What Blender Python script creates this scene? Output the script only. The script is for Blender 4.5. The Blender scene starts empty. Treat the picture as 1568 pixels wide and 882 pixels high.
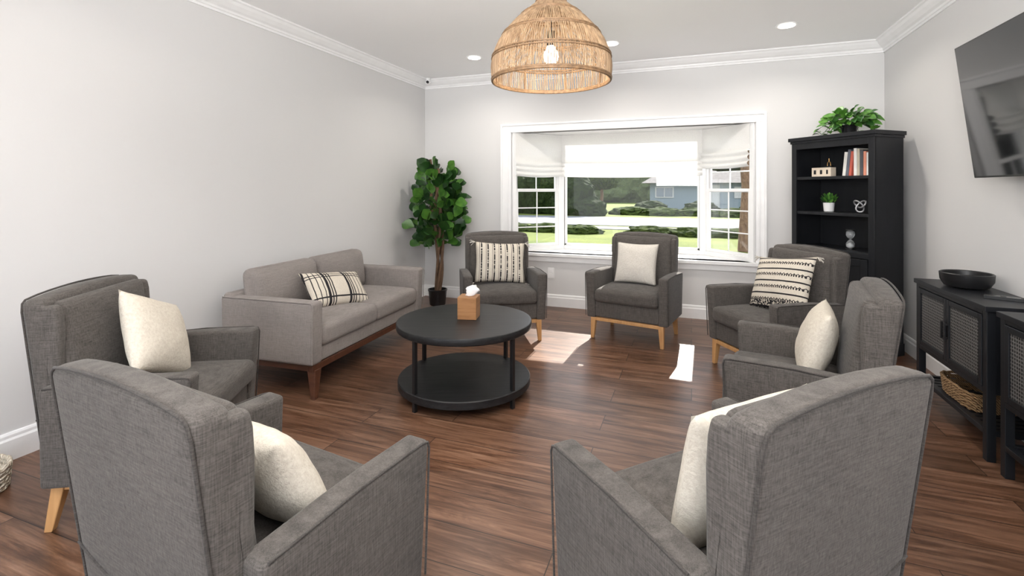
import bpy, bmesh, math, random
from mathutils import Vector, Matrix, noise
random.seed(7)
S = bpy.context.scene
XL, XR, YB, ZC, YF = -2.98, 1.57, 5.08, 2.55, -1.8

# ------------------------------------------------------------------ helpers
def link(o):
    S.collection.objects.link(o); return o

def empty(name, loc=(0,0,0), rz=0):
    e = bpy.data.objects.new(name, None); link(e)
    e.location = loc; e.rotation_euler = (0,0,rz); e.empty_display_size = .1
    return e

def mesh_obj(name, verts, faces, mats=None, parent=None, smooth=False, midx=None):
    me = bpy.data.meshes.new(name); me.from_pydata([tuple(v) for v in verts], [], faces)
    if mats:
        for m in (mats if isinstance(mats,(list,tuple)) else [mats]): me.materials.append(m)
    if midx:
        for p,i in zip(me.polygons, midx): p.material_index = i
    if smooth:
        for p in me.polygons: p.use_smooth = True
    me.update()
    o = bpy.data.objects.new(name, me); link(o)
    if parent: o.parent = parent
    return o

def bm_obj(name, bm, mats=None, parent=None, smooth=True, wn=False):
    me = bpy.data.meshes.new(name); bm.normal_update(); bm.to_mesh(me); bm.free()
    if mats:
        for m in (mats if isinstance(mats,(list,tuple)) else [mats]): me.materials.append(m)
    if smooth:
        for p in me.polygons: p.use_smooth = True
    o = bpy.data.objects.new(name, me); link(o)
    if parent: o.parent = parent
    if wn:
        w = o.modifiers.new('wn','WEIGHTED_NORMAL'); w.keep_sharp = False; w.weight = 80
    return o

def rbox(name, lo, hi, r, mat, parent=None, seg=3, cuts=(0,0,0), fn=None):
    bm = bmesh.new(); bmesh.ops.create_cube(bm, size=1)
    c = [(a+b)/2 for a,b in zip(lo,hi)]; s = [b-a for a,b in zip(lo,hi)]
    for v in bm.verts:
        v.co = Vector([c[i]+v.co[i]*s[i] for i in range(3)])
    if r > 0:
        bmesh.ops.bevel(bm, geom=bm.edges[:], offset=r, segments=seg, profile=.5, affect='EDGES')
    for ax in range(3):
        n = cuts[ax]
        for k in range(1,n+1):
            p = list(c); p[ax] = lo[ax] + s[ax]*k/(n+1)
            nn = [0,0,0]; nn[ax] = 1
            bmesh.ops.bisect_plane(bm, geom=bm.verts[:]+bm.edges[:]+bm.faces[:], plane_co=p, plane_no=nn)
    if fn:
        for v in bm.verts: v.co = Vector(fn(*v.co))
    return bm_obj(name, bm, mat, parent, True, wn=not any(cuts))

def cushion(name, lo, hi, r, mat, parent=None, puff=.02, axis=2, both=False, fn2=None):
    c = [(a+b)/2 for a,b in zip(lo,hi)]; s = [b-a for a,b in zip(lo,hi)]
    def fn(x,y,z):
        p = [x,y,z]; o = [i for i in range(3) if i != axis]
        k = 1
        for i in o:
            u = 2*(p[i]-c[i])/s[i]; k *= max(0,1-u*u)
        t = 2*(p[axis]-c[axis])/s[axis]
        if both or t*(1 if puff>0 else -1) > 0:
            p[axis] += abs(puff)*k*t if both else puff*k*abs(t)
        for i in o:
            u = 2*(p[i]-c[i])/s[i]
            p[i] += .006*u*(1-t*t)
        return fn2(*p) if fn2 else p
    n = [6,6,6]; n[axis] = 2
    return rbox(name, lo, hi, r, mat, parent, 4, tuple(n), fn)

def boxes(name, lst, mats, parent=None, bevel=.0, loc=None, rz=0):
    V=[];F=[];I=[]
    for b in lst:
        lo,hi = b[0],b[1]; mi = b[2] if len(b)>2 else 0
        n=len(V)
        pts=[Vector((x,y,z)) for z in (lo[2],hi[2]) for y in (lo[1],hi[1]) for x in (lo[0],hi[0])]
        if len(b)>3:
            piv=Vector((lo[0],(lo[1]+hi[1])/2,lo[2])); R=Matrix.Rotation(b[3],3,'Y')
            pts=[piv+R@(p-piv) for p in pts]
            zm=min(p.z for p in pts); pts=[p+Vector((0,0,lo[2]-zm)) for p in pts]
        V+=pts
        F+=[(n,n+2,n+3,n+1),(n+4,n+5,n+7,n+6),(n,n+1,n+5,n+4),(n+2,n+6,n+7,n+3),(n,n+4,n+6,n+2),(n+1,n+3,n+7,n+5)]
        I+=[mi]*6
    o=mesh_obj(name,V,F,mats,parent,False,I)
    if bevel:
        m=o.modifiers.new('bev','BEVEL'); m.width=bevel; m.segments=2; m.limit_method='ANGLE'
    if loc: o.location=loc
    o.rotation_euler=(0,0,rz)
    return o

def tapered(name, top, bot, st, sb, mat, parent):
    V=[]
    for c,s in ((bot,sb),(top,st)):
        for dx,dy in ((-1,-1),(1,-1),(1,1),(-1,1)):
            V.append((c[0]+dx*s/2,c[1]+dy*s/2,c[2]))
    F=[(3,2,1,0),(4,5,6,7)]+[(i,(i+1)%4,4+(i+1)%4,4+i) for i in range(4)]
    o=mesh_obj(name,V,F,mat,parent)
    m=o.modifiers.new('bev','BEVEL'); m.width=.004; m.segments=2
    return o

def solid(name, prof, mat, parent=None, n=48, loc=(0,0,0), ang=35):
    V=[];F=[]
    for r,z in prof:
        for i in range(n):
            a=2*math.pi*i/n; V.append((r*math.cos(a),r*math.sin(a),z))
    m=len(prof)
    for j in range(m-1):
        for i in range(n):
            F.append((j*n+i,j*n+(i+1)%n,(j+1)*n+(i+1)%n,(j+1)*n+i))
    F.append(tuple(reversed(range(n)))); F.append(tuple(range((m-1)*n,m*n)))
    o=mesh_obj(name,V,F,mat,parent,False)
    for p in o.data.polygons:
        if len(p.vertices)==4: p.use_smooth=True
    w=o.modifiers.new('es','EDGE_SPLIT'); w.split_angle=math.radians(ang)
    o.location=loc
    return o

def tubes(name, paths, r, mat, parent=None, cyclic=False, res=2):
    cu=bpy.data.curves.new(name,'CURVE'); cu.dimensions='3D'; cu.bevel_depth=r; cu.bevel_resolution=res; cu.use_fill_caps=True
    for p in paths:
        s=cu.splines.new('POLY'); s.points.add(len(p)-1)
        for i,q in enumerate(p): s.points[i].co=(q[0],q[1],q[2],1)
        s.use_cyclic_u=cyclic
    cu.materials.append(mat)
    o=bpy.data.objects.new(name,cu); link(o)
    if parent: o.parent=parent
    return o

def prism(name, prof, p0, p1, nrm, mat):
    V=[];n=len(prof)
    for p in (p0,p1):
        for d,z in prof: V.append((p[0]+nrm[0]*d,p[1]+nrm[1]*d,z))
    F=[tuple(range(n)),tuple(reversed(range(n,2*n)))]+[(i,n+i,n+(i+1)%n,(i+1)%n) for i in range(n)]
    o=mesh_obj(name,V,F,mat)
    bm=bmesh.new(); bm.from_mesh(o.data); bmesh.ops.recalc_face_normals(bm,faces=bm.faces[:]); bm.to_mesh(o.data); bm.free()
    return o

# ------------------------------------------------------------------ materials
class N:
    def __init__(s,name):
        s.m=bpy.data.materials.new(name); s.m.use_nodes=True; s.t=s.m.node_tree; s.b=s.t.nodes['Principled BSDF']
    def n(s,typ,**k):
        x=s.t.nodes.new(typ)
        for a,v in k.items(): setattr(x,a,v)
        return x
    def l(s,a,b): s.t.links.new(a,b)
    def math(s,op,a,b=None,c=None):
        x=s.n('ShaderNodeMath',operation=op)
        for i,v in enumerate((a,b,c)):
            if v is None: continue
            if isinstance(v,(int,float)): x.inputs[i].default_value=v
            else: s.l(v,x.inputs[i])
        return x.outputs[0]
    def coord(s,scale=(1,1,1),kind='Object',rot=(0,0,0)):
        tc=s.n('ShaderNodeTexCoord'); mp=s.n('ShaderNodeMapping'); mp.inputs['Scale'].default_value=scale; mp.inputs['Rotation'].default_value=rot
        s.l(tc.outputs[kind],mp.inputs[0]); return mp.outputs[0]
    def noise(s,vec,scale,detail=3,rough=.5,dist=0):
        x=s.n('ShaderNodeTexNoise'); x.inputs['Scale'].default_value=scale; x.inputs['Detail'].default_value=detail
        x.inputs['Roughness'].default_value=rough; x.inputs['Distortion'].default_value=dist
        if vec is not None: s.l(vec,x.inputs['Vector'])
        return x.outputs['Fac']
    def ramp(s,fac,stops):
        x=s.n('ShaderNodeValToRGB'); e=x.color_ramp.elements
        e[0].position,e[0].color=stops[0][0],(*stops[0][1],1); e[1].position,e[1].color=stops[-1][0],(*stops[-1][1],1)
        for p,c in stops[1:-1]:
            q=e.new(p); q.color=(*c,1)
        s.l(fac,x.inputs[0]); return x.outputs[0]
    def mix(s,f,a,b,bt='MIX'):
        x=s.n('ShaderNodeMix',data_type='RGBA',blend_type=bt)
        for i,v in ((0,f),(6,a),(7,b)):
            if isinstance(v,(int,float)): x.inputs[i].default_value=v
            elif isinstance(v,tuple): x.inputs[i].default_value=(*v,1)
            else: s.l(v,x.inputs[i])
        return x.outputs[2]
    def bump(s,h,strength=.3,dist=.002):
        x=s.n('ShaderNodeBump'); x.inputs['Strength'].default_value=strength; x.inputs['Distance'].default_value=dist
        s.l(h,x.inputs['Height']); s.l(x.outputs[0],s.b.inputs['Normal'])
    def col(s,c):
        if isinstance(c,tuple): s.b.inputs['Base Color'].default_value=(*c,1)
        else: s.l(c,s.b.inputs['Base Color'])
        return s
    def rough(s,r): s.b.inputs['Roughness'].default_value=r; return s
    def spec(s,r): s.b.inputs['Specular IOR Level'].default_value=r; return s

def plain(name,c,r=.5,metal=0,nv=.04,nscale=12,spec=.5):
    k=N(name); f=k.noise(k.coord(),nscale,4)
    lo=tuple(x*(1-nv*2) for x in c); hi=tuple(min(1,x*(1+nv*2)) for x in c)
    k.col(k.ramp(f,[(.3,lo),(.7,hi)])).rough(r).spec(spec); k.b.inputs['Metallic'].default_value=metal
    return k.m

def fabric(name,c,amp=.42,scale=1.0,bump=.35):
    k=N(name)
    a=k.noise(k.coord((22*scale,22*scale,420*scale)),1,2)
    b=k.noise(k.coord((420*scale,420*scale,22*scale)),1,2)
    d=k.noise(k.coord(),160*scale,2)
    s=k.math('ADD',k.math('ADD',a,b),k.math('MULTIPLY',d,.6))
    s=k.math('MULTIPLY',s,.385)
    lo=tuple(x*(1-amp) for x in c); hi=tuple(x*(1+amp) for x in c)
    base=k.ramp(s,[(.36,lo),(.64,hi)])
    big=k.noise(k.coord(),3,3)
    base=k.mix(1,base,k.ramp(big,[(.3,(.9,.9,.9)),(.7,(1.06,1.05,1.04))]),'MULTIPLY')
    k.col(base).rough(.95).spec(.15); k.bump(s,bump,.0015)
    k.b.inputs['Sheen Weight'].default_value=.10; k.b.inputs['Sheen Roughness'].default_value=.5
    return k.m

def wall_mat(name,c,bump=.10):
    k=N(name); v=k.coord(); f=k.noise(v,70,3); g=k.noise(v,1.2,2)
    k.col(k.ramp(g,[(.3,tuple(x*.985 for x in c)),(.7,c)])).rough(.75).spec(.25); k.bump(f,bump,.002); return k.m

m_wall=wall_mat('wall_paint',(.69,.685,.68)); m_ceil=wall_mat('ceiling_paint',(.94,.94,.94),.05)
m_trim=plain('trim_white',(.88,.88,.88),.35,nv=.01)
m_frame=plain('window_vinyl',(.88,.88,.88),.3,nv=.01)
m_chair=fabric('charcoal_fabric',(.092,.083,.076))
m_pipe=fabric('charcoal_piping',(.060,.054,.050))
m_sofa=fabric('light_grey_fabric',(.255,.228,.215),.2)
m_black=plain('black_metal',(.008,.008,.009),.4,nv=.1)
m_plastic=plain('black_plastic',(.010,.010,.011),.25,nv=.05)

def wood(name,c1,c2,sc=(3,3,40),r=.45,rot=(0,0,0),spec=.5):
    k=N(name); f=k.noise(k.coord(sc,'Object',rot),1.0,6,.6,.6)
    k.col(k.ramp(f,[(.3,c1),(.7,c2)])).rough(r).spec(spec); k.bump(f,.12,.001); return k.m
m_oak=wood('light_oak',(.44,.23,.09),(.58,.33,.14),(40,40,4))
m_walnut=wood('walnut',(.055,.018,.009),(.11,.040,.018),(30,6,30))
m_bwood=wood('black_wood',(.003,.003,.004),(.022,.022,.023),(4,60,60),.42,spec=.35)
m_bshelf=wood('black_painted_wood',(.007,.008,.010),(.012,.013,.016),(20,20,3),.4,spec=.35)

k=N('vinyl_plank_floor')
tc=k.n('ShaderNodeTexCoord')
br=k.n('ShaderNodeTexBrick'); br.offset=.37; br.offset_frequency=2; br.squash=1
br.inputs['Color1'].default_value=(0,0,0,1); br.inputs['Color2'].default_value=(1,1,1,1); br.inputs['Mortar'].default_value=(.5,.5,.5,1)
for a,v in (('Scale',1),('Mortar Size',.0018),('Mortar Smooth',0),('Bias',0),('Brick Width',1.22),('Row Height',.182)): br.inputs[a].default_value=v
k.l(tc.outputs['Object'],br.inputs['Vector'])
rnd=br.outputs['Color']
vm=k.n('ShaderNodeVectorMath',operation='MULTIPLY_ADD'); k.l(rnd,vm.inputs[0]); vm.inputs[1].default_value=(13,7,5); k.l(tc.outputs['Object'],vm.inputs[2])
mp=k.n('ShaderNodeMapping'); mp.inputs['Scale'].default_value=(1.5,17,1); k.l(vm.outputs[0],mp.inputs[0])
g=k.noise(mp.outputs[0],1.0,10,.68,1.5)
mp2=k.n('ShaderNodeMapping'); mp2.inputs['Scale'].default_value=(4,120,1); k.l(vm.outputs[0],mp2.inputs[0])
g2=k.noise(mp2.outputs[0],1.0,4,.6)
base=k.ramp(g,[(.28,(.035,.015,.008)),(.44,(.112,.053,.029)),(.56,(.185,.098,.060)),(.72,(.29,.178,.12))])
fine=k.ramp(g2,[(.3,(.68,.66,.64)),(.7,(1.16,1.16,1.16))])
c=k.mix(1,base,fine,'MULTIPLY')
c=k.mix(1,c,k.ramp(rnd,[(0,(.74,.72,.70)),(1,(1.20,1.18,1.16))]),'MULTIPLY')
c=k.mix(br.outputs['Fac'],c,(.015,.008,.005))
k.col(c).rough(.34).spec(.5)
k.bump(k.math('SUBTRACT',k.math('MULTIPLY',g2,.4),br.outputs['Fac']),.25,.0015)
m_floor=k.m

def emis(name,c,s):
    k=N(name); k.b.inputs['Emission Color'].default_value=(*c,1); k.b.inputs['Emission Strength'].default_value=s
    f=k.noise(k.coord(),5,1); k.col(k.ramp(f,[(0,c),(1,c)])); return k.m

def glass_mat():
    k=N('window_glass'); t=k.n('ShaderNodeBsdfTransparent'); g=k.n('ShaderNodeBsdfGlossy'); g.inputs['Roughness'].default_value=.02
    fr=k.n('ShaderNodeFresnel'); fr.inputs[0].default_value=1.3
    mx=k.n('ShaderNodeMixShader'); k.l(fr.outputs[0],mx.inputs[0]); k.l(t.outputs[0],mx.inputs[1]); k.l(g.outputs[0],mx.inputs[2])
    k.l(mx.outputs[0],k.t.nodes['Material Output'].inputs['Surface']); return k.m
m_glass=glass_mat()

def shade_mat():
    k=N('roman_shade_linen'); w=k.noise(k.coord((150,150,500)),1,2)
    d=k.n('ShaderNodeBsdfDiffuse'); tr=k.n('ShaderNodeBsdfTranslucent')
    col=k.ramp(w,[(.3,(.78,.77,.75)),(.7,(.88,.87,.85))])
    k.l(col,d.inputs[0]); k.l(col,tr.inputs[0])
    mx=k.n('ShaderNodeMixShader'); mx.inputs[0].default_value=.17
    k.l(d.outputs[0],mx.inputs[1]); k.l(tr.outputs[0],mx.inputs[2]); k.l(mx.outputs[0],k.t.nodes['Material Output'].inputs['Surface']); return k.m
m_shade=shade_mat()

def pillow_mat(name, kind):
    k=N(name); tc=k.n('ShaderNodeTexCoord'); sp=k.n('ShaderNodeSeparateXYZ'); k.l(tc.outputs['Object'],sp.inputs[0])
    x,z=sp.outputs[0],sp.outputs[2]
    cream=(.66,.60,.51); dark=(.030,.028,.030)
    w=k.noise(k.coord(),220,3)
    base=k.ramp(w,[(.3,tuple(c*.85 for c in cream)),(.7,tuple(min(1,c*1.08) for c in cream))])
    def line(u,period,width,off=0.0):
        f=k.math('FRACT',k.math('ADD',k.math('DIVIDE',u,period),10.5+off)); return k.math('LESS_THAN',k.math('ABSOLUTE',k.math('SUBTRACT',f,.5)),width/period/2)
    if kind=='cream':
        w2=k.noise(k.coord(),90,6,.7)
        k.bump(w2,.6,.008)
        base=k.ramp(w2,[(.3,(.56,.50,.42)),(.6,(.68,.63,.54))])
        k.col(base)
    elif kind=='white':
        w2=k.noise(k.coord((1,1,1)),120,4,.7); k.bump(w2,.8,.006); k.col(k.ramp(w2,[(.3,(.58,.54,.48)),(.7,(.74,.70,.64))]))
    else:
        if kind=='stripe':
            a=line(x,.056,.012); b=line(x,.056,.0035,.30)
            br=k.math('GREATER_THAN',k.noise(k.coord((10,10,140)),1,1),.42)
            m=k.math('MAXIMUM',k.math('MULTIPLY',a,br),b)
        elif kind=='plaid':
            a=line(x,.17,.009,.38); b=line(x,.17,.009,.50); c2=line(x,.17,.020,.64); d=line(z,.36,.007,.80)
            e=line(z,.36,.007,.74); f=line(z,.36,.010,.26)
            c3=line(x,.034,.006)
            band=k.math('MULTIPLY',c3,k.math('GREATER_THAN',k.math('ABSOLUTE',x),.12))
            m=k.math('MAXIMUM',k.math('MAXIMUM',a,b),k.math('MAXIMUM',c2,k.math('MAXIMUM',k.math('MAXIMUM',d,band),k.math('MAXIMUM',e,f))))
        else:
            a=line(z,.085,.010)
            zig=k.math('MULTIPLY',k.math('PINGPONG',x,.012),1.0)
            b=line(k.math('ADD',z,zig),.085,.006,.35)
            e=k.math('MULTIPLY',line(z,.085,.016,.5),line(x,.016,.008))
            big=k.math('MULTIPLY',k.math('LESS_THAN',z,-.13),k.math('GREATER_THAN',k.noise(k.coord(),90,1),.47))
            m=k.math('MAXIMUM',k.math('MAXIMUM',a,b),k.math('MAXIMUM',e,big))
        k.col(k.mix(m,base,dark)); k.bump(w,.5,.003)
    k.rough(.95).spec(.1)
    return k.m
P={n:pillow_mat('pillow_'+n,n) for n in ('cream','white','stripe','plaid','tribal')}

# ------------------------------------------------------------------ room shell
boxes('floor',[((XL-.1,YF,-.08),(XR+.1,YB+.1,0))],m_floor)
boxes('ceiling',[((XL-.1,YF,ZC),(XR+.1,YB+.1,ZC+.1))],m_ceil)
boxes('wall_left',[((XL-.12,YF,0),(XL,YB+.1,ZC))],m_wall)
boxes('wall_right',[((XR,YF,0),(XR+.12,YB+.1,ZC))],m_wall)
WX0,WX1,WZ0,WZ1=-1.88,.565,.57,1.89
boxes('wall_back',[((XL,YB,0),(WX0,YB+.1,ZC)),((WX1,YB,0),(XR,YB+.1,ZC)),((WX0,YB,0),(WX1,YB+.1,WZ0)),((WX0,YB,WZ1),(WX1,YB+.1,ZC))],m_wall)
crown=[(0,ZC),(.09,ZC),(.09,ZC-.012),(.078,ZC-.018),(.065,ZC-.035),(.040,ZC-.058),(.022,ZC-.068),(.018,ZC-.082),(.010,ZC-.086),(.010,ZC-.102),(0,ZC-.102)]
prism('trim_1',crown,(XL,YF),(XL,YB),(1,0),m_trim)
prism('trim_2',crown,(XL,YB),(XR,YB),(0,-1),m_trim)
prism('trim_3',crown,(XR,YF),(XR,YB),(-1,0),m_trim)
base=[(0,0),(.016,0),(.016,.095),(.011,.105),(.011,.118),(.006,.128),(0,.13)]
prism('baseboard_left',base,(XL,YF),(XL,YB),(1,0),m_trim)
prism('baseboard_back',base,(XL,YB),(XR,YB),(0,-1),m_trim)
prism('baseboard_right',base,(XR,YF),(XR,YB),(-1,0),m_trim)
ox0,ox1,oz0,oz1=-2.0,.655,.50,1.985
cas=[]
def caseb(a,b,y0,y1): cas.append(((a[0],y0,a[1]),(b[0],y1,b[1])))
e_=.0006
caseb((ox0,WZ0+e_),(WX0,WZ1-e_),YB-.022,YB-e_); caseb((WX1,WZ0+e_),(ox1,WZ1-e_),YB-.022,YB-e_); caseb((ox0,WZ1),(ox1,oz1),YB-.022,YB-e_)
caseb((ox0,WZ0+e_),(ox0+.022,oz1-.022-e_),YB-.034,YB-.022-e_); caseb((ox1-.022,WZ0+e_),(ox1,oz1-.022-e_),YB-.034,YB-.022-e_); caseb((ox0,oz1-.022),(ox1,oz1),YB-.034,YB-.022-e_)
caseb((WX0-.035,WZ0+e_),(WX0-.02,WZ1+.02),YB-.028,YB-.022-e_); caseb((WX1+.02,WZ0+e_),(WX1+.035,WZ1+.02),YB-.028,YB-.022-e_)
caseb((ox0-.02,WZ0-.03),(ox1+.02,WZ0),YB-.05,YB-e_); caseb((ox0,oz0-.02),(ox1,WZ0-.03-e_),YB-.018,YB-e_)
boxes('trim_4',cas,m_trim,bevel=.002)
BD=.45; BX0,BX1=-1.43,.125; YG=YB+BD
def trap(name,z0,z1,mat,ext=.06,y0=0):
    p=[(WX0-.02,YB+y0),(WX1+.02,YB+y0),(BX1+ext,YG+ext),(BX0-ext,YG+ext)]
    V=[(x,y,z) for z in (z0,z1) for x,y in p]
    F=[(3,2,1,0),(4,5,6,7)]+[(i,(i+1)%4,4+(i+1)%4,4+i) for i in range(4)]
    return mesh_obj(name,V,F,mat)
trap('window_seat_board',WZ0-.06,WZ0,m_trim,.06,.003); trap('window_head_board',WZ1,WZ1+.2,m_trim,.10,.04)

def window_unit(name,p0,p1,grid):
    d=Vector((p1[0]-p0[0],p1[1]-p0[1])); L=d.length; ang=math.atan2(d.y,d.x)
    root=empty(name,(p0[0],p0[1],0),ang)
    z0,z1=WZ0,WZ1; f=.045; B=[]
    B+=[((0,-.03,z0),(f,.05,z1)),((L-f,-.03,z0),(L,.05,z1)),((f,-.03,z0),(L-f,.05,z0+f)),((f,-.03,z1-f),(L-f,.05,z1))]
    if grid:
        zm=1.25
        s=.03
        for a,b in ((z0+f,zm+.018),(zm-.018,z1-f)):
            yo=0 if a<1 else .02
            B+=[((f,yo-.01,a),(f+s,yo+.015,b)),((L-f-s,yo-.01,a),(L-f,yo+.015,b)),((f+s,yo-.01,a),(L-f-s,yo+.015,a+s)),((f+s,yo-.01,b-s),(L-f-s,yo+.015,b))]
            B+=[((L/2-.006,yo-.002,a+s),(L/2+.006,yo+.008,b-s))]
            for q in (1/3,2/3): 
                zz=a+(b-a)*q; B+=[((f+s,yo-.002,zz-.006),(L-f-s,yo+.008,zz+.006))]
    else:
        s=.022
        B+=[((f,-.012,z0+f),(f+s,.03,z1-f)),((L-f-s,-.012,z0+f),(L-f,.03,z1-f)),((f,-.012,z0+f),(L-f,.03,z0+f+s)),((f,-.012,z1-f-s),(L-f,.03,z1-f))]
        for xx in (0,L): B+=[((xx-.045,-.04,z0),(xx+.045,.05,z1))]
    boxes('frame',B,m_frame,root,bevel=.003)
    boxes('glass',[((f,.010,z0+f),(L-f,.014,z1-f))],m_glass,root)
    return root,L
w1,L1=window_unit('window_1',(WX0,YB+.01),(BX0,YG),True)
w2,L2=window_unit('window_2',(BX0,YG),(BX1,YG),False)
w3,L3=window_unit('window_3',(BX1,YG),(WX1,YB+.01),True)

def shade(win,L,zb,name='roman_shade'):
    prof=[]; zt=WZ1-.005
    H=zt-zb
    for i in range(6): prof.append((-.055-.004*math.sin(i),zt-(H-.17)*i/5))
    z=zt-(H-.17)
    for kf in range(3):
        hh=.17/3
        for i in range(1,7):
            a=i/6; prof.append((-.055-.034*math.sin(math.pi*a)**.8*(.8+.15*kf), z-hh*a))
        z-=hh
    V=[];F=[];nx=24
    for (y,z) in prof:
        for i in range(nx+1):
            u=i/nx; s=.015*math.sin(math.pi*u)*((zt-z)/H)
            V.append((.02+(L-.04)*u, y, z-s))
    for j in range(len(prof)-1):
        for i in range(nx):
            a=j*(nx+1)+i; F.append((a,a+1,a+nx+2,a+nx+1))
    return mesh_obj(name,V,F,m_shade,win,True)
shade(w1,L1,1.41); shade(w2,L2,1.405); shade(w3,L3,1.48)

m_lamp=emis('downlight_lens',(1,.93,.84),6)
for x,y in ((-1.99,4.33),(-.665,4.33),(.70,4.33),(-2.0,1.2),(.7,1.2)):
    e=empty('recessed_light',(x,y,ZC))
    solid('trim_ring',[(.078,-.006),(.078,-.0005)],m_trim,e,32)
    solid('lens',[(.058,-.009),(.058,-.0065)],m_lamp,e,32)
    ld=bpy.data.lights.new('downlight','AREA'); ld.shape='DISK'; ld.size=.11; ld.energy=4; ld.color=(1,.93,.85); ld.spread=math.radians(150)
    lo=bpy.data.objects.new('downlight_source',ld); link(lo); lo.parent=e; lo.location=(0,0,-.02)
e=empty('security_camera',(XL+.11,YB-.12,ZC))
solid('mount',[(.02,-.03),(.03,-.001)],m_trim,e,20); 
solid('body',[(.012,-.075),(.026,-.068),(.033,-.05),(.026,-.032),(.012,-.028)],m_trim,e,24)
solid('lens',[(.016,-.01),(.016,.01)],m_plastic,e,20,(.012,-.03,-.052)).rotation_euler=(math.radians(90),0,math.radians(20))
boxes('wall_outlet',[((-1.46,YB-.006,.30),(-1.39,YB-.0005,.415)),((-1.443,YB-.009,.315),(-1.407,YB-.006,.35)),((-1.443,YB-.009,.365),(-1.407,YB-.006,.40))],m_trim,bevel=.002)

# ------------------------------------------------------------------ armchair
def armchair(loc,f):
    th=math.atan2(f[0],-f[1])
    R=empty('armchair',(loc[0],loc[1],0),th)
    kl=.13
    def lean(x,y,z): return (x,y+(z-.2)*kl,z)
    def crownz(x,z):
        return z+(.020*(1-(x/.29)**2)*min(1,(z-.7)/.1) if z>.7 else 0)
    def leanc(x,y,z): return (x,y+(z-.2)*kl,crownz(x,z))
    rbox('back_shell',(-.29,.190,.175),(.29,.272,.848),.024,m_chair,R,4,(8,0,6),leanc)
    for s in (-1,1):
        def wing(x,y,z,s=s):
            t=max(0,min(1,(z-.5)/.25))
            yy=y+(.035*(1-t) if y<.19 else 0)
            top=-.018 if (y<.19 and z>.8) else 0
            return (x,yy+(z-.2)*kl,z+top)
        a,b=(-.2895,-.246) if s<0 else (.246,.2895)
        rbox('wing',(a,.150,.42),(b,.25,.845),.018,m_chair,R,4,(0,4,6),wing)
    cushion('back_cushion',(-.248,.148,.40),(.248,.21,.83),.026,m_chair,R,-.022,1,False,lean)
    for s in (-1,1):
        a,b=(-.34,-.262) if s<0 else (.262,.34)
        def armf(x,y,z,s=s):
            t=(z-.175)/.385
            yy=y-(.02*t if y<0 else 0)
            zz=z-(.018*(y/.25) if (z>.45 and y>0) else 0)
            return (x+s*.008*t,yy,zz)
        rbox('arm',(a,-.235,.175),(b,.255,.56),.016,m_chair,R,4,(0,4,2),armf)
    rbox('seat_base',(-.268,-.225,.185),(.268,.20,.32),.012,m_chair,R)
    cushion('seat_cushion',(-.26,-.262,.315),(.26,.19,.425),.028,m_chair,R,.022,2)
    def rear(x,z): 
        p=leanc(x,.272,z); return (p[0],p[1]-.003,p[2]-.003)
    path=[rear(-.284,.19+.62*i/10) for i in range(11)]+[rear(-.278,.838),rear(-.262,.848)]
    path+=[rear(-.262+.524*i/10,.850) for i in range(1,10)]+[rear(.262,.848),rear(.278,.838)]+[rear(.284,.81-.62*i/10) for i in range(11)]
    skirt=[rear(-.285+.57*i/12,.36+.05*abs(i/6-1)**2) for i in range(13)]
    tubes('back_piping',[path,[(p[0],p[1]+.003,p[2]) for p in skirt]],.0038,m_pipe,R)
    for s in (-1,1):
        pts=lambda x:[(x,-.237,.19),(x,-.248,.40),(x,-.254,.535),(x,-.247,.553),(x,-.225,.5575),(x,.0,.5575),(x,.12,.549),(x,.24,.541)]
        tubes('arm_piping',[pts(s*.345)],.0032,m_pipe,R)
    boxes('rail',[((-.30,-.222,.15),(.30,-.192,.178)),((-.30,.20,.15),(.30,.23,.178)),((-.30,-.192,.15),(-.272,.20,.178)),((.272,-.192,.15),(.30,.20,.178))],m_oak,R,bevel=.003)
    for sx in (-1,1):
        tapered('leg_front',(sx*.283,-.207,.178),(sx*.292,-.217,0),.045,.028,m_oak,R)
        tapered('leg_rear',(sx*.283,.215,.178),(sx*.290,.25,0),.045,.028,m_oak,R)
    return R

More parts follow.
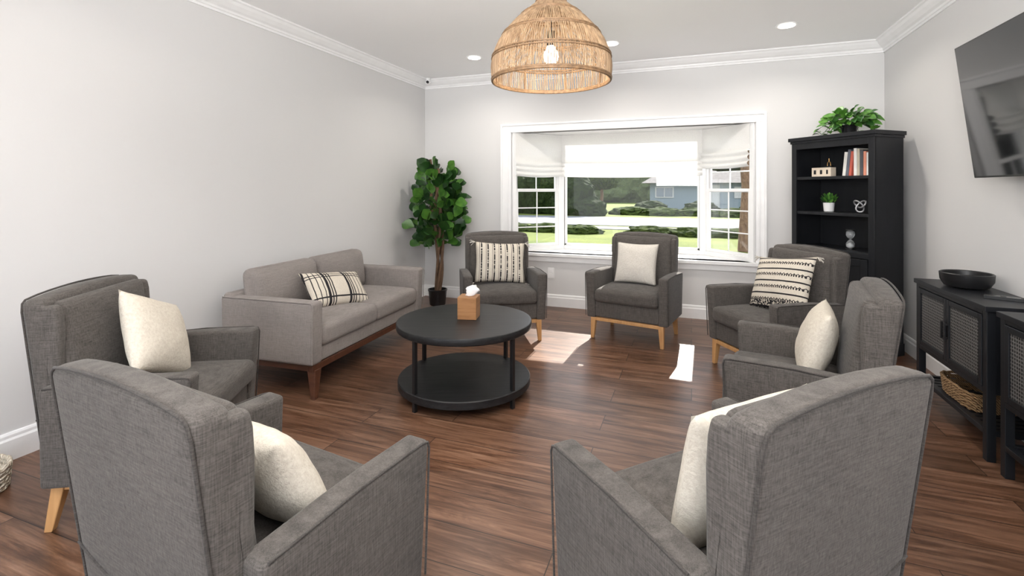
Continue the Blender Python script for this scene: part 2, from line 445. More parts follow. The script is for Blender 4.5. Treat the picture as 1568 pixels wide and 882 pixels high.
def pillow(w,h,t,kind,parent_loc,f,local,tilt=14,roll=0,yaw=0,name='throw_pillow',tassel=False):
    th=math.atan2(f[0],-f[1]); n=26
    V=[];F=[]
    for side in (-1,1):
        for j in range(n+1):
            for i in range(n+1):
                u=-1+2*i/n; v=-1+2*j/n
                k=max(0,(1-abs(u)**2.6))*max(0,(1-abs(v)**2.6))
                th_=t/2*k**.55
                x=u*w/2*(1-.07*(1-v*v)); z=v*h/2*(1-.07*(1-u*u))
                wr=.006*noise.noise(Vector((u*3,v*3,side*5+w*9)))*k
                V.append((x,side*(th_+wr),z))
    m=(n+1)**2
    for s in (0,1):
        for j in range(n):
            for i in range(n):
                a=s*m+j*(n+1)+i; q=(a,a+1,a+n+2,a+n+1)
                F.append(q if s==0 else tuple(reversed(q)))
    o=mesh_obj(name,V,F,P[kind],None,True)
    bm=bmesh.new(); bm.from_mesh(o.data); bmesh.ops.remove_doubles(bm,verts=bm.verts[:],dist=.0004); bm.to_mesh(o.data); bm.free()
    M=Matrix.Translation((parent_loc[0],parent_loc[1],0))@Matrix.Rotation(th,4,'Z')@Matrix.Translation(local)@Matrix.Rotation(math.radians(yaw),4,'Z')@Matrix.Rotation(math.radians(-tilt),4,'X')@Matrix.Rotation(math.radians(roll),4,'Y')
    o.matrix_world=M
    if tassel:
        ps=[]
        for sx in (-1,1):
            for sz in (-1,1):
                cx,cz=sx*w/2*.99,sz*h/2*.99
                for q in range(12):
                    a=random.uniform(-.7,.7); l=random.uniform(.035,.055)
                    dx=sx*math.cos(a)*l; dz=sz*.3*l+math.sin(a)*l-.02
                    ps.append([(cx,0,cz),(cx+dx*.5,random.uniform(-.01,.01),cz+dz*.4),(cx+dx,random.uniform(-.015,.015),cz+dz)])
        tubes('tassels',ps,.0018,P['white'],o,res=1)
    return o

chairs={
 'A':((-1.55,3.93),(.5,-.866)),
 'B':((-.46,4.28),(-.2,-.98)),
 'C':((.50,3.70),(-.83,-.55)),
 'D':((.43,2.50),(-.985,.17)),
 'E':((.056,1.38),(-.728,.686)),
 'F':((-1.07,1.0),(.14,.99)),
 'G':((-2.14,1.47),(.88,.476))}
for kx,(l,f) in chairs.items(): armchair(l,f)
def cp(k_,w,h,t,kind,local,tilt=14,roll=0,yaw=0,tassel=False):
    l,f=chairs[k_]; return pillow(w,h,t,kind,l,f,local,tilt,roll,yaw,tassel=tassel)
cp('A',.45,.36,.13,'stripe',(0,.075,.615),18,3,0,True)
cp('B',.37,.36,.13,'white',(-.01,.08,.615),16,0)
cp('C',.48,.38,.14,'tribal',(.03,.06,.625),22,-8,0,True)
cp('D',.38,.33,.14,'cream',(-.04,.09,.58),16,0,0)
cp('E',.40,.37,.13,'cream',(.03,.10,.590),12,0,0)
cp('F',.36,.29,.14,'cream',(-.08,.055,.555),28,6,-4)
cp('G',.40,.36,.14,'cream',(.02,.055,.62),22,24,4)

# ------------------------------------------------------------------ sofa
SL,SF=(-2.50,2.97),(1,.06)
def sofa():
    th=math.atan2(SF[0],-SF[1]); R=empty('loveseat_sofa',(SL[0],SL[1],0),th)
    W=.70
    def lean(x,y,z): return (x,y+(z-.2)*.12,z)
    rbox('frame_back',(-W+.02,.22,.22),(W-.02,.31,.60),.03,m_sofa,R,4,(0,0,3),lean)
    for s in (-1,1):
        a,b=(-W,-W+.10) if s<0 else (W-.10,W)
        rbox('arm',(a,-.35,.205),(b,.335,.585),.02,m_sofa,R,4,(0,0,2),lambda x,y,z,s=s:(x+s*.02*(z-.2),y-(.03*(z-.2) if y<0 else 0),z))
        xo=s*(W+.006)
        tubes('arm_piping',[[(xo,-.355,.22),(xo+s*.002,-.362,.56),(xo,-.345,.582),(xo,.32,.582)]],.003,m_sofa,R)
    rbox('seat_base',(-W+.09,-.33,.205),(W-.09,.25,.30),.012,m_sofa,R)
    for s in (-1,1):
        a,b=(-W+.105,-.003) if s<0 else (.003,W-.105)
        cushion('seat_cushion',(a,-.352,.295),(b,.18,.43),.032,m_sofa,R,.022,2)
        cushion('back_cushion',(a,.10,.425),(b,.235,.735),.045,m_sofa,R,.045,1,True,lean)
    boxes('base_rail',[((-W+.03,-.335,.165),(W-.03,-.30,.205)),((-W+.03,.27,.165),(W-.03,.30,.205)),((-W+.03,-.30,.165),(-W+.06,.27,.205)),((W-.06,-.30,.165),(W-.03,.27,.205))],m_walnut,R,bevel=.003)
    for sx in (-1,1):
        tapered('leg_front',(sx*(W-.07),-.31,.17),(sx*(W-.04),-.335,0),.06,.03,m_walnut,R)
        tapered('leg_rear',(sx*(W-.07),.27,.17),(sx*(W-.04),.30,0),.06,.03,m_walnut,R)
sofa()
pillow(.50,.29,.13,'plaid',SL,SF,(-.10,-.07,.54),42,8,-12,tassel=False)

# ------------------------------------------------------------------ coffee table
T=empty('round_coffee_table',(-1.335,2.76,0),math.radians(25))
solid('table_top',[(.412,.405),(.418,.41),(.42,.418),(.42,.440),(.417,.446),(.412,.448)],m_bwood,T,96)
solid('lower_shelf',[(.405,.055),(.41,.06),(.41,.098),(.405,.103)],m_bwood,T,96)
for i in range(4):
    a=math.radians(45+90*i); x,y=.392*math.cos(a),.392*math.sin(a)
    boxes('post_%d'%(i+1),[((-.011,-.011,0.0),(.011,.011,.41))],m_black,T,.002,(x,y,0),a)
tb=empty('tissue_box',(-1.325,2.80,.448),math.radians(12))
boxes('box',[((-.060,-.060,0),(.060,.060,.138))],wood('bamboo',(.26,.115,.04),(.38,.19,.075),(6,6,60)),tb,.003)
V=[];F=[];n=20
for j in range(7):
    r=[.018,.026,.03,.028,.035,.03,.012][j]
    for i in range(n):
        a=2*math.pi*i/n; rr=r*(1+.35*math.sin(3*a+j*.7)); V.append((rr*math.cos(a)*1.1+.006*j,rr*math.sin(a)*.5,.134+.011*j+.008*math.sin(2*a)))
for j in range(6):
    for i in range(n): F.append((j*n+i,j*n+(i+1)%n,(j+1)*n+(i+1)%n,(j+1)*n+i))
F.append(tuple(range(6*n,7*n)))
mesh_obj('tissue',V,F,plain('tissue_paper',(.85,.85,.85),.9,nv=.01),tb,True)

# ------------------------------------------------------------------ bookshelf
BS=(1.165,4.655); BF=(-.763,-.647); bth=math.atan2(BF[0],-BF[1])
B=empty('bookshelf',(BS[0],BS[1],0),bth)
W,D,H=.345,.16,1.70
L=[((-W,-D,.0),(-W+.025,D,H-.04)),((W-.025,-D,0),(W,D,H-.04)),((-W+.025,D-.01,.05),(W-.025,D,H-.04)),
 ((-W-.022,-D-.022,H-.03),(W+.022,D,H)),((-W-.01,-D-.01,H-.05),(W+.01,D,H-.03)),
 ((-W,-D-.004,0),(-W+.045,-D+.018,H-.05)),((W-.045,-D-.004,0),(W,-D+.018,H-.05)),((-W+.045,-D-.004,H-.10),(W-.045,-D+.018,H-.05)),
 ((-W-.008,-D-.012,0),(W+.008,-D+.01,.09)),((-W-.008,-D,0),(-W,D,.09)),((W,-D,0),(W+.008,D,.09)),
 ((-W+.025,-D+.006,.07),(W-.025,D-.01,.09))]
for z in (1.366,1.074,.783): L.append(((-W+.025,-D+.004,z-.024),(W-.025,D-.01,z)))
L.append(((-W+.045,-D-.004,.735),(W-.045,-D+.018,.775)))
boxes('carcass',L,m_bshelf,B,bevel=.002)
for s in (-1,1):
    a,b=(-W+.048,-.002) if s<0 else (.002,W-.048)
    d=[((a,-D-.008,.095),(a+.05,-D+.012,.73)),((b-.05,-D-.008,.095),(b,-D+.012,.73)),((a+.05,-D-.008,.095),(b-.05,-D+.012,.15)),((a+.05,-D-.008,.675),(b-.05,-D+.012,.73)),((a+.05,-D+.0,.15),(b-.05,-D+.008,.675))]
    boxes('door',d,m_bshelf,B,bevel=.002)
    solid('knob',[(.006,0),(.006,.014),(.013,.018),(.013,.024),(.006,.027)],m_black,B,16,(s*.025,-D-.008,.48)).rotation_euler=(math.radians(90),0,0)
def onshelf(x,y,z):
    c,s=math.cos(bth),math.sin(bth); return (BS[0]+c*x-s*y,BS[1]+s*x+c*y,z)
cols=[(.75,.73,.68),(.12,.13,.16),(.55,.12,.08),(.8,.78,.74),(.5,.45,.35),(.08,.08,.09),(.75,.3,.2),(.8,.8,.78),(.25,.2,.18)]
bm_=[plain('book_cover_%d'%i,c_,.6) for i,c_ in enumerate(cols)]
x=.05; bl=[]
for i,c_ in enumerate(cols):
    w=random.uniform(.016,.026); h=random.uniform(.17,.215)
    bl.append(((x,-.09,0),(x+w,.05,h),i,.10) if i<3 else ((x,-.09,0),(x+w,.05,h),i)); x+=w+(.003 if i!=2 else .02)
boxes('books',bl,bm_,None,.001,onshelf(0,0,1.3668),bth)
boxes('wooden_sign_block',[((-.085,-.03,0),(.085,.03,.075)),((-.065,-.032,.02),(-.045,-.029,.055),1),((-.01,-.032,.02),(.01,-.029,.055),1),((.045,-.032,.02),(.06,-.029,.055),1)],[plain('cream_wood',(.72,.62,.5),.6),m_black],None,.002,onshelf(-.13,-.06,1.3665),bth)
e=empty('small_figurine',onshelf(-.09,-.05,1.442),bth)
boxes('base',[((-.03,-.02,0),(.03,.02,.012))],m_black,e,.001)
tubes('figure',[[(-.015,0,.012),(-.012,0,.04),(0,0,.05),(.012,0,.04),(.015,0,.012)],[(0,0,.05),(.0,0,.075)]],.004,plain('brass',(.5,.3,.12),.35,1),e)

def leaf(V,F,I,base,d,up,Ln,Wd,mi=0,droop=.25,shape=1.0):
    d=d.normalized(); side=d.cross(up)
    if side.length<.05: side=d.cross(Vector((1,0,0)))
    side.normalize(); nrm=side.cross(d).normalized(); n=6; st=len(V)
    for i in range(n+1):
        s=i/n; w=Wd/2*(math.sin(math.pi*min(1,s**shape*.97+.02))**.75)
        c=base+d*Ln*s-Vector((0,0,1))*droop*Ln*s*s
        V.append(c); V.append(c+side*w+nrm*w*.25); V.append(c-side*w+nrm*w*.25)
    for i in range(n):
        a=st+3*i; F.append((a,a+1,a+4,a+3)); F.append((a,a+3,a+5,a+2)); I+= [mi,mi]
def leaf_mat(name,c1,c2,r=.35):
    k=N(name); f=k.noise(k.coord(),14,3); k.col(k.ramp(f,[(.35,c1),(.65,c2)])).rough(r); return k.m
lm=[leaf_mat('fig_leaf_dark',(.008,.034,.007),(.022,.075,.013)),leaf_mat('fig_leaf_light',(.035,.115,.016),(.085,.21,.03))]
m_bark=wood('bark',(.07,.035,.02),(.20,.12,.07),(20,20,8),.8)
FP=(-2.60,4.70)
e=empty('potted_fiddle_leaf_fig',(FP[0],FP[1],0))
solid('pot',[(.075,0),(.085,.01),(.10,.155),(.105,.16),(.105,.175),(.094,.175),(.09,.15)],m_plastic,e,40)
paths=[]
for q in range(4):
    ph=q*1.6; p=[]
    for i in range(24):
        s=i/23; a=ph+s*4.5; r=.022+.012*math.sin(s*3)+(.10*max(0,s-.55)*(1 if q%2 else .6))
        p.append((r*math.cos(a)+.03*math.sin(s*5),r*math.sin(a),.14+s*(1.15+.10*q)))
    paths.append(p)
tubes('trunk',paths,.0165,m_bark,e)
V=[];F=[];I=[]
for i in range(310):
    z=random.uniform(.68,1.56); t=(z-.68)/.88
    R=.28*(math.sin(math.pi*min(1,.18+t*.78))**.5)
    a=random.uniform(0,2*math.pi); rr=R*math.sqrt(random.uniform(.02,.9))
    b=Vector((rr*math.cos(a),rr*math.sin(a),z-.04))
    d=Vector((math.cos(a),math.sin(a),random.uniform(.3,2.2)))+Vector((random.uniform(-.6,.6),random.uniform(-.6,.6),0))
    Ln=random.uniform(.10,.155)
    leaf(V,F,I,b,d,Vector((random.uniform(-.7,.7),-1.0,.6)),Ln,Ln*.86,0 if random.random()<.6 else 1,random.uniform(.0,.4),1.35)
V=[Vector((max(v.x,XL-FP[0]+.02),min(v.y,YB-FP[1]-.02),v.z)) for v in V]
mesh_obj('leaves',V,F,lm,e,True,I)

pm=[leaf_mat('pothos_leaf',(.05,.16,.02),(.13,.32,.05)),leaf_mat('pothos_leaf_dark',(.02,.08,.015),(.05,.15,.03))]
e=empty('potted_pothos',onshelf(.04,0,H+.0005),bth)
solid('pot',[(.05,0),(.062,.07),(.065,.075),(.058,.075),(.055,.065)],m_plastic,e,32)
V=[];F=[];I=[]
for i in range(150):
    a=random.uniform(0,2*math.pi); rr=random.uniform(.02,.17); z=.085+random.uniform(-.02,.15)*(1-rr/.3)
    b=Vector((rr*math.cos(a)*1.15,rr*math.sin(a)*.8,z)); d=Vector((math.cos(a),math.sin(a),random.uniform(-.5,1.2)))
    Ln=random.uniform(.05,.08); leaf(V,F,I,b,d,Vector((random.uniform(-.4,.4),-.8,1)),Ln,Ln*.8,random.choice((0,0,1)),.3,.75)
vines=[]
for a,ln in ((3.3,.24),(2.9,.16),(.2,.14),(4.5,.12),(1.5,.1)):
    p=[]
    for i in range(9):
        s=i/8; p.append(Vector(((.06+ln*s)*math.cos(a),(.06+ln*s)*math.sin(a)*.6,.09+.05*math.sin(s*3)-.07*s)))
        if i>2:
            for q in (0,1):
                d=Vector((random.uniform(-1,1),random.uniform(-1,1),random.uniform(-.6,.5))); leaf(V,F,I,p[-1],d,Vector((0,0,1)),.055,.042,0,.3,.75)
    vines.append(p)
for i in range(14):
    a=random.uniform(0,6.28); vines.append([(0,0,.06),(.05*math.cos(a),.05*math.sin(a),.11),(.11*math.cos(a),.09*math.sin(a),.12)])
V=[Vector((v.x,v.y,max(v.z,.012) if abs(v.x)<.37 and v.y>-.185 else v.z)) for v in V]
mesh_obj('leaves',V,F,pm,e,True,I); tubes('vines',vines,.0018,pm[1],e,res=1)

e=empty('small_potted_plant',onshelf(-.10,-.04,1.0745),bth)
solid('pot',[(.03,0),(.036,.005),(.042,.075),(.038,.075),(.036,.065)],m_trim,e,32)
V=[];F=[];I=[]
for i in range(90):
    a=random.uniform(0,6.28); r=random.uniform(0,.05); d=Vector((math.cos(a)*r*14,math.sin(a)*r*14,1))
    leaf(V,F,I,Vector((r*math.cos(a),r*math.sin(a),.07+random.uniform(0,.06))),d,Vector((0,.2,1)),.04,.018,random.choice((0,1)),.2,.8)
mesh_obj('leaves',V,F,pm,e,True,I)
kp=[]
for i in range(90):
    t=2*math.pi*i/90; kp.append(((math.sin(t)+2*math.sin(2*t))*.017,-math.sin(3*t)*.012,.060+(math.cos(t)-2*math.cos(2*t))*.017))
o=tubes('knot_sculpture',[kp],.0065,plain('pewter',(.34,.34,.35),.35,.6),None,True,4); o.location=onshelf(.19,-.09,1.0765); o.rotation_euler=(0,0,bth)
k=N('clear_glass'); k.b.inputs['Transmission Weight'].default_value=.85; k.rough(.05); f_=k.noise(k.coord(),3,1); k.col(k.ramp(f_,[(0,(.85,.88,.9)),(1,(.95,.97,1))])); m_cg=k.m
e=empty('hourglass',onshelf(.08,-.04,.7835),bth)
solid('base_plate',[(.034,0),(.034,.008)],m_black,e,24); solid('top_plate',[(.034,.15),(.034,.158)],m_black,e,24)
solid('bulb',[(.012,.008),(.028,.02),(.03,.045),(.02,.066),(.005,.079),(.02,.092),(.03,.113),(.028,.138),(.012,.15)],m_cg,e,32,ang=80)
solid('sand',[(.012,.009),(.024,.02),(.02,.035),(.004,.05)],m_trim,e,24,ang=80)

# ------------------------------------------------------------------ cane cabinets
k=N('black_cane_weave')
w1_=k.n('ShaderNodeTexWave'); w1_.inputs['Scale'].default_value=20; w1_.bands_direction='Z'; k.l(k.coord(),w1_.inputs[0])
w2_=k.n('ShaderNodeTexWave'); w2_.inputs['Scale'].default_value=20; w2_.bands_direction='Y'; k.l(k.coord(),w2_.inputs[0])
w3_=k.n('ShaderNodeTexWave'); w3_.inputs['Scale'].default_value=14; w3_.bands_direction='Y'; k.l(k.coord((1,1,1),rot=(.785,0,0)),w3_.inputs[0])
h=k.math('MULTIPLY',w1_.outputs['Fac'],w2_.outputs['Fac']); h=k.math('MULTIPLY',h,k.math('ADD',k.math('MULTIPLY',w3_.outputs['Fac'],.5),.5))
k.col(k.ramp(h,[(.05,(.15,.145,.14)),(.26,(.006,.006,.006))])).rough(.5); k.bump(h,.6,.003); m_cane=k.m
def cabinet(y0,y1):
    x0,x1=1.28,1.55; yc=(y0+y1)/2; Ly=(y1-y0)/2
    R=empty('cane_cabinet',(x0,yc,0)); Dp=x1-x0
    L=[((-.01,-Ly-.01,.695),(Dp,Ly+.01,.72))]
    for yy in (-Ly,Ly-.035):
        for xx in (0,Dp-.04): L.append(((xx,yy,0),(xx+.035,yy+.035,.695)))
    L+=[((.01,-Ly+.01,.31),(Dp-.01,Ly-.01,.33)),((.01,-Ly+.005,.31),(Dp-.01,-Ly+.02,.695)),((.01,Ly-.02,.31),(Dp-.01,Ly-.005,.695)),((Dp-.02,-Ly+.01,.31),(Dp-.01,Ly-.01,.695)),
        ((.0,-Ly+.035,.675),(.03,Ly-.035,.695)),((.0,-Ly+.035,.31),(.03,Ly-.035,.335)),((0,-Ly+.035,.12),(.03,Ly-.035,.145)),((Dp-.04,-Ly+.035,.12),(Dp-.01,Ly-.035,.145)),((0.005,-Ly+.005,.12),(Dp-.01,-Ly+.03,.145)),((0.005,Ly-.03,.12),(Dp-.01,Ly-.005,.145))]
    n=14
    for i in range(n):
        yy=-Ly+.04+(2*Ly-.08)*i/n; L.append(((.02,yy,.128),(Dp-.03,yy+(2*Ly-.08)/n-.012,.142)))
    boxes('frame',L,m_bshelf,R,bevel=.002)
    for s in (-1,1):
        a,b=(-Ly+.038,-.002) if s<0 else (.002,Ly-.038)
        boxes('door',[((-.004,a,.338),(.014,a+.028,.672)),((-.004,b-.028,.338),(.014,b,.672)),((-.004,a+.028,.338),(.014,b-.028,.366)),((-.004,a+.028,.644),(.014,b-.028,.672))],m_bshelf,R,bevel=.002)
        boxes('cane_panel',[((.003,a+.026,.364),(.008,b-.026,.646))],m_cane,R)
        boxes('handle',[((-.022,s*.018-.006,.46),(-.012,s*.018+.006,.55)),((-.013,s*.018-.005,.465),(-.003,s*.018+.005,.475)),((-.013,s*.018-.005,.535),(-.003,s*.018+.005,.545))],m_black,R,bevel=.002)
cabinet(2.87,3.62); cabinet(1.99,2.765)
solid('decorative_bowl',[(.05,0),(.095,.008),(.113,.04),(.116,.078),(.110,.082),(.104,.078),(.10,.04),(.06,.02),(.02,.018)],plain('black_ceramic',(.012,.012,.013),.35),None,48,(1.42,3.38,.7205),50)
boxes('remote_control',[((-.022,-.08,0),(.022,.08,.016)),((-.014,-.06,.016),(-.006,-.05,.018)),((.006,-.06,.016),(.014,-.05,.018)),((-.01,0,.016),(.01,.02,.018))],m_plastic,None,.003,(1.44,3.06,.7205),math.radians(65))
def wick(name,c1,c2):
    k=N(name); w_=k.n('ShaderNodeTexWave'); w_.inputs['Scale'].default_value=35; w_.inputs['Distortion'].default_value=2; k.l(k.coord((1,1,1.6),rot=(.6,.6,0)),w_.inputs[0])
    k.col(k.ramp(w_.outputs['Fac'],[(.1,c1),(.7,c2)])).rough(.7); k.bump(w_.outputs['Fac'],.8,.004); return k.m
m_wick=wick('wicker',(.16,.08,.035),(.50,.32,.16))
def basket(name,loc,rx,ry,rows,mat,tr=.0075,p=.5):
    e=empty(name,loc); paths=[]
    for j in range(rows):
        z=tr+.0127*(tr/.0075)*j; q=[]
        for i in range(64):
            a=2*math.pi*i/64; ca,sa=math.cos(a),math.sin(a); sc=1+.012*j
            q.append((rx*sc*math.copysign(abs(ca)**p,ca),ry*sc*math.copysign(abs(sa)**p,sa),z+.003*math.sin(16*a+j*math.pi)))
        paths.append(q)
    tubes('coils',paths,tr,mat,e,True,2)
    solid('bottom',[(min(rx,ry)*.95,.002),(min(rx,ry)*.95,.008)],mat,e,32)
basket('wicker_basket',(1.41,3.25,.1455),.10,.17,7,m_wick)
basket('woven_floor_basket',(-2.79,1.10,.001),.115,.115,6,wick('pale_seagrass',(.45,.38,.28),(.72,.65,.54)),.010,1.0)

# ------------------------------------------------------------------ TV
k=N('tv_screen_glass'); f_=k.noise(k.coord(),2,1); k.col(k.ramp(f_,[(0,(.008,.009,.010)),(1,(.012,.013,.015))])).rough(.06); k.b.inputs['Specular IOR Level'].default_value=.9; m_scr=k.m
e=empty('wall_mounted_television',(1.415,2.745,1.68),0)
e.rotation_euler=(0,math.radians(-7),0)
boxes('bezel',[((-.012,-.62,-.36),(.03,.62,.36)),((.03,-.4,-.25),(.06,.4,.2))],m_plastic,e,.004)
boxes('screen',[((-.0135,-.612,-.350),(-.0121,.612,.352))],m_scr,e)
boxes('bracket',[((.055,-.05,-.08),(.142,.05,.08))],m_black,e,.003)

# ------------------------------------------------------------------ pendant
PL=(-.64,2.28,1.785)
k=N('rattan'); f1=k.noise(k.coord((60,60,8)),1,3)
k.col(k.ramp(f1,[(.3,(.16,.095,.048)),(.7,(.37,.25,.145))])).rough(.6); m_rat=k.m
m_rat2=plain('rattan_binding',(.18,.105,.052),.6,nv=.2,nscale=60)
e=empty('rattan_pendant_lamp',PL)
prof=[(.284,0),(.288,.03),(.29,.07),(.279,.13),(.258,.18),(.221,.236),(.175,.288),(.128,.33),(.08,.37),(.056,.405),(.045,.45)]
def pr(z):
    for (r0,z0),(r1,z1) in zip(prof,prof[1:]):
        if z<=z1: 
            t=(z-z0)/(z1-z0); return r0+(r1-r0)*t
    return prof[-1][0]
st=[];ns=165
zz=[.45*i/22 for i in range(23)]
for i in range(ns):
    a0=2*math.pi*i/ns; j1=random.uniform(-.006,.006)
    st.append([(pr(z)*math.cos(a0+j1+.01*math.sin(z*30+i)),pr(z)*math.sin(a0+j1+.01*math.sin(z*30+i)),z) for z in zz])
tubes('woven_strands',st,.0027,m_rat,e,res=1)
def ring(z,dr=0,n=96): 
    r=pr(z)+dr; return [(r*math.cos(2*math.pi*i/n),r*math.sin(2*math.pi*i/n),z) for i in range(n)]
tubes('rim',[ring(0),ring(.008)],.0065,m_rat2,e,True)
tubes('rings',[ring(z,dr) for z in (.105,.117,.215,.226,.315,.325,.385,.395) for dr in (.003,-.003)],.004,m_rat2,e,True)
tubes('frame_wires',[[(pr(z)*.985*math.cos(a),pr(z)*.985*math.sin(a),z) for z in zz] for a in [2*math.pi*i/8 for i in range(8)]],.004,m_rat2,e)
solid('cap',[(.05,.44),(.05,.455)],m_rat2,e,24)
tubes('cord',[[(0,0,.20),(0,0,ZC-PL[2]-.02)]],.004,m_black,e)
solid('socket',[(.02,.17),(.022,.24)],m_black,e,20)
solid('ceiling_canopy',[(.055,ZC-PL[2]-.028),(.06,ZC-PL[2]-.0005)],m_black,e,32)
m_bulb=emis('bulb_glow',(1,.90,.76),14)
solid('bulb',[(.015,.083),(.03,.095),(.036,.118),(.032,.14),(.02,.165),(.012,.175)],m_bulb,e,24,ang=80)
ld=bpy.data.lights.new('bulb_light','POINT'); ld.energy=5; ld.color=(1,.90,.76); ld.shadow_soft_size=.04
lo=bpy.data.objects.new('bulb_light',ld); link(lo); lo.parent=e; lo.location=(0,0,.035)

# ------------------------------------------------------------------ exterior
def grass():
    k=N('lawn_grass'); f=k.noise(k.coord(),.6,5); g=k.noise(k.coord(),25,3)
    c=k.ramp(f,[(.3,(.085,.115,.022)),(.7,(.155,.175,.036))]); c=k.mix(1,c,k.ramp(g,[(.3,(.7,.7,.7)),(.7,(1.1,1.1,1.1))]),'MULTIPLY'); k.col(c).rough(.9).spec(.1); return k.m
GZ=-.30
boxes('lawn',[((-60,YB+1.2,GZ-.1),(60,110,GZ))],grass())
boxes('street',[((-60,21,GZ+.001),(60,27.5,GZ+.02))],plain('asphalt',(.11,.11,.12),.9,nv=.1,nscale=3))
boxes('sidewalk',[((-60,19,GZ+.001),(60,20.2,GZ+.03))],plain('concrete',(.24,.23,.215),.9,nv=.06,nscale=3))
def foliage(name,c1,c2):
    k=N(name); f=k.noise(k.coord(),7,8,.8); k.col(k.ramp(f,[(.38,c1),(.62,c2)])).rough(.9).spec(.1); k.bump(f,1,.15); return k.m
fm1=foliage('hedge_leaves',(.008,.02,.004),(.085,.115,.022)); fm2=foliage('tree_leaves',(.005,.012,.003),(.04,.06,.014)); fm3=foliage('autumn_leaves',(.05,.02,.006),(.16,.07,.025))
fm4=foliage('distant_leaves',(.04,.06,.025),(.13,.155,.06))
def blob(V,F,c,s,seed):
    bm=bmesh.new(); bmesh.ops.create_icosphere(bm,subdivisions=4,radius=1)
    n=len(V)
    for v in bm.verts:
        d=v.co.normalized(); k_=1+.22*noise.noise(d*2.2+Vector((seed,0,0)))+.13*noise.noise(d*7+Vector((0,seed,0)))+.10*noise.noise(d*18+Vector((0,seed,3)))
        V.append((c[0]+d.x*s[0]*k_,c[1]+d.y*s[1]*k_,max(c[2]+d.z*s[2]*k_,GZ+.002) if c[2]<1.5 and s[2]<4 and c[1]>6 else c[2]+d.z*s[2]*k_))
    for f in bm.faces: F.append(tuple(n+v.index for v in f.verts))
    bm.free()
def bush(name,items,mat):
    V=[];F=[]
    for i,(c,s) in enumerate(items): blob(V,F,c,s,i*3.7+len(name))
    return mesh_obj(name,V,F,mat,None,False)
bush('hedge',[((x,17.2+random.uniform(-.2,.2),GZ+.06),(.9,.5,.24)) for x in [-9+1.3*i for i in range(5)]+[-1.3,.1,1.5,2.8]],fm1)
bush('hedge',[((x,30+random.uniform(-.8,.8),GZ+.1),(1.3,.7,.38)) for x in [-3.5+1.9*i for i in range(8)]],fm1)
bush('hedge',[((x,34.5+random.uniform(-.4,.4),GZ+.15),(1.2,.9,.6)) for x in [-2.6,.6,4,7]],fm2)
bush('shrub',[((-6.9,29.6,.5),(1.5,1.2,1.7)),((-8.6,30.3,.7),(1.8,1.3,2.0)),((-11,31,.5),(2,1.5,1.9)),((-5.7,28.9,0),(1,.9,.8))],fm2)
bush('distant_trees',[((-26+4.2*i,58+random.uniform(-3,3),1.2),(3.6,2.5,random.uniform(2.0,3.2))) for i in range(13)],fm4)
def tree(x,y,h,r,mat,tr=.15,n=7):
    e=empty('garden_tree',(x,y,GZ)); 
    tubes('trunk',[[(0,0,0),(.1,.05,h*.35),(0,0,h*.75)]],tr,m_bark,e)
    V=[];F=[]
    for i in range(n):
        a=random.uniform(0,6.28); q=random.uniform(0,.7)*r; blob(V,F,(q*math.cos(a),q*math.sin(a),h*.55+random.uniform(0,.4)*h),(r*.6,r*.6,r*.5),i*2.1+x)
    mesh_obj('crown',V,F,mat,e)
tree(-9.6,36,4,1.9,fm2,.15); tree(-6.4,36.5,3.2,1.2,fm1,.12)
tree(-12.5,17,5,2.0,fm3,.2); tree(-17,30,6,3,fm2,.2); tree(1.25,13.5,4.4,1.2,fm2,.17); tree(6.2,31,6,2.4,fm2,.2); tree(3.3,15.0,3.2,1.1,fm3,.14)
tree(-22,40,8,4,fm2,.3); tree(11,48,8,4,fm2,.3)
e=empty('neighbour_house',(1.5,40,GZ+.005))
m_sid=plain('blue_grey_siding',(.19,.23,.26),.8); m_roof=plain('roof_shingle',(.11,.095,.085),.9,nv=.15,nscale=6); m_htrim=plain('house_trim',(.42,.42,.42),.6)
boxes('walls',[((-4.6,0,0),(5,6,2.15))],m_sid,e)
mesh_obj('roof',[(-5.2,-.7,2.05),(5.6,-.7,2.05),(5.6,6.7,2.05),(-5.2,6.7,2.05),(-3,3,3.6),(3.4,3,3.6)],[(0,1,5,4),(1,2,5),(2,3,4,5),(3,0,4),(3,2,1,0)],m_roof,e)
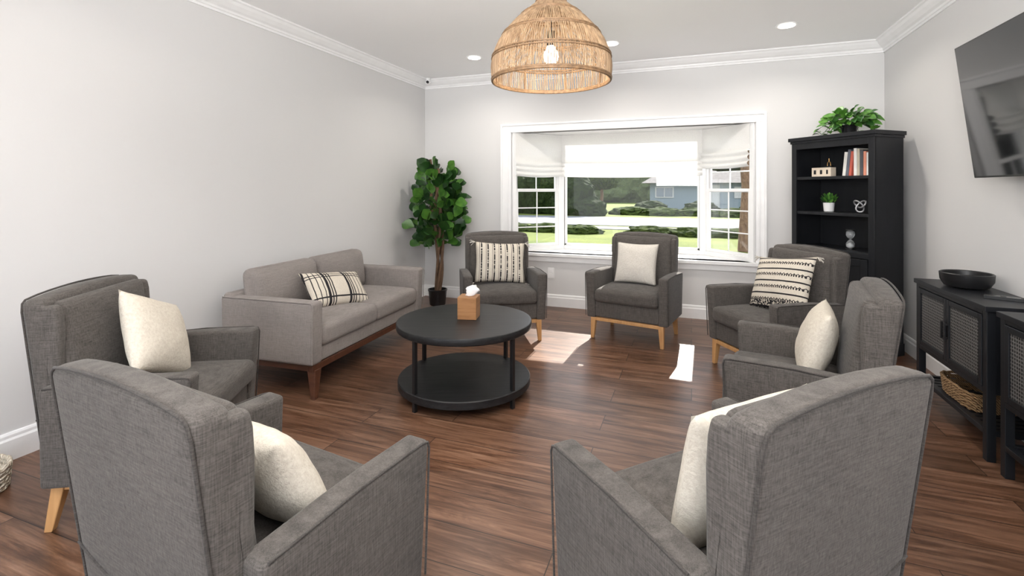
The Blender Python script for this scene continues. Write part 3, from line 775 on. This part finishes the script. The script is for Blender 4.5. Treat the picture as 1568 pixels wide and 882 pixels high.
boxes('windows',[((-4.2,-.06,.9),(-2.8,0,1.75)),((-4.1,-.08,.98),(-3.54,-.05,1.67),1),((-3.46,-.08,.98),(-2.9,-.05,1.67),1),((-.6,-.06,0.1),(.5,0,1.9)),((1.5,-.06,.9),(3.2,0,1.75))],[m_htrim,plain('house_glass',(.12,.15,.18),.1)],e)

# ------------------------------------------------------------------ light
w=bpy.data.worlds.new('World'); S.world=w; w.use_nodes=True; nt=w.node_tree; bg=nt.nodes['Background']
tc=nt.nodes.new('ShaderNodeTexCoord'); sp=nt.nodes.new('ShaderNodeSeparateXYZ'); rp=nt.nodes.new('ShaderNodeValToRGB')
nt.links.new(tc.outputs['Generated'],sp.inputs[0]); nt.links.new(sp.outputs[2],rp.inputs[0]); nt.links.new(rp.outputs[0],bg.inputs[0])
rp.color_ramp.elements[0].position=0; rp.color_ramp.elements[0].color=(.96,.97,1,1); rp.color_ramp.elements[1].position=.7; rp.color_ramp.elements[1].color=(.75,.86,1,1)
bg.inputs[1].default_value=1.75
sd=bpy.data.lights.new('sun','SUN'); sd.energy=7.5; sd.angle=.01; sd.color=(1,.95,.87)
so=bpy.data.objects.new('sun',sd); link(so); so.rotation_euler=Vector((-.03,-1,-.68)).to_track_quat('-Z','Y').to_euler(); so.location=(0,15,10)
# fill light added unseen behind the camera, aimed up to brighten the ceiling
ld=bpy.data.lights.new('ceiling_fill_light','AREA'); ld.shape='SQUARE'; ld.size=.9; ld.energy=62; ld.color=(1,.98,.95); ld.spread=math.radians(130)
lo=bpy.data.objects.new('ceiling_fill_light',ld); link(lo); lo.location=(-.3,-.5,1.65)
lo.rotation_euler=Vector((.05,.95,1)).to_track_quat('-Z','Y').to_euler()

cam=bpy.data.cameras.new('camera'); co=bpy.data.objects.new('camera',cam); link(co)
co.location=(0,0,1.26); co.rotation_euler=(math.radians(90),0,math.radians(20.26))
cam.sensor_width=36; cam.lens=745/1568*36; cam.shift_y=-151/1568; cam.clip_start=.05; cam.clip_end=300
S.camera=co
S.view_settings.view_transform='Standard'; S.view_settings.look='None'; S.view_settings.exposure=.88
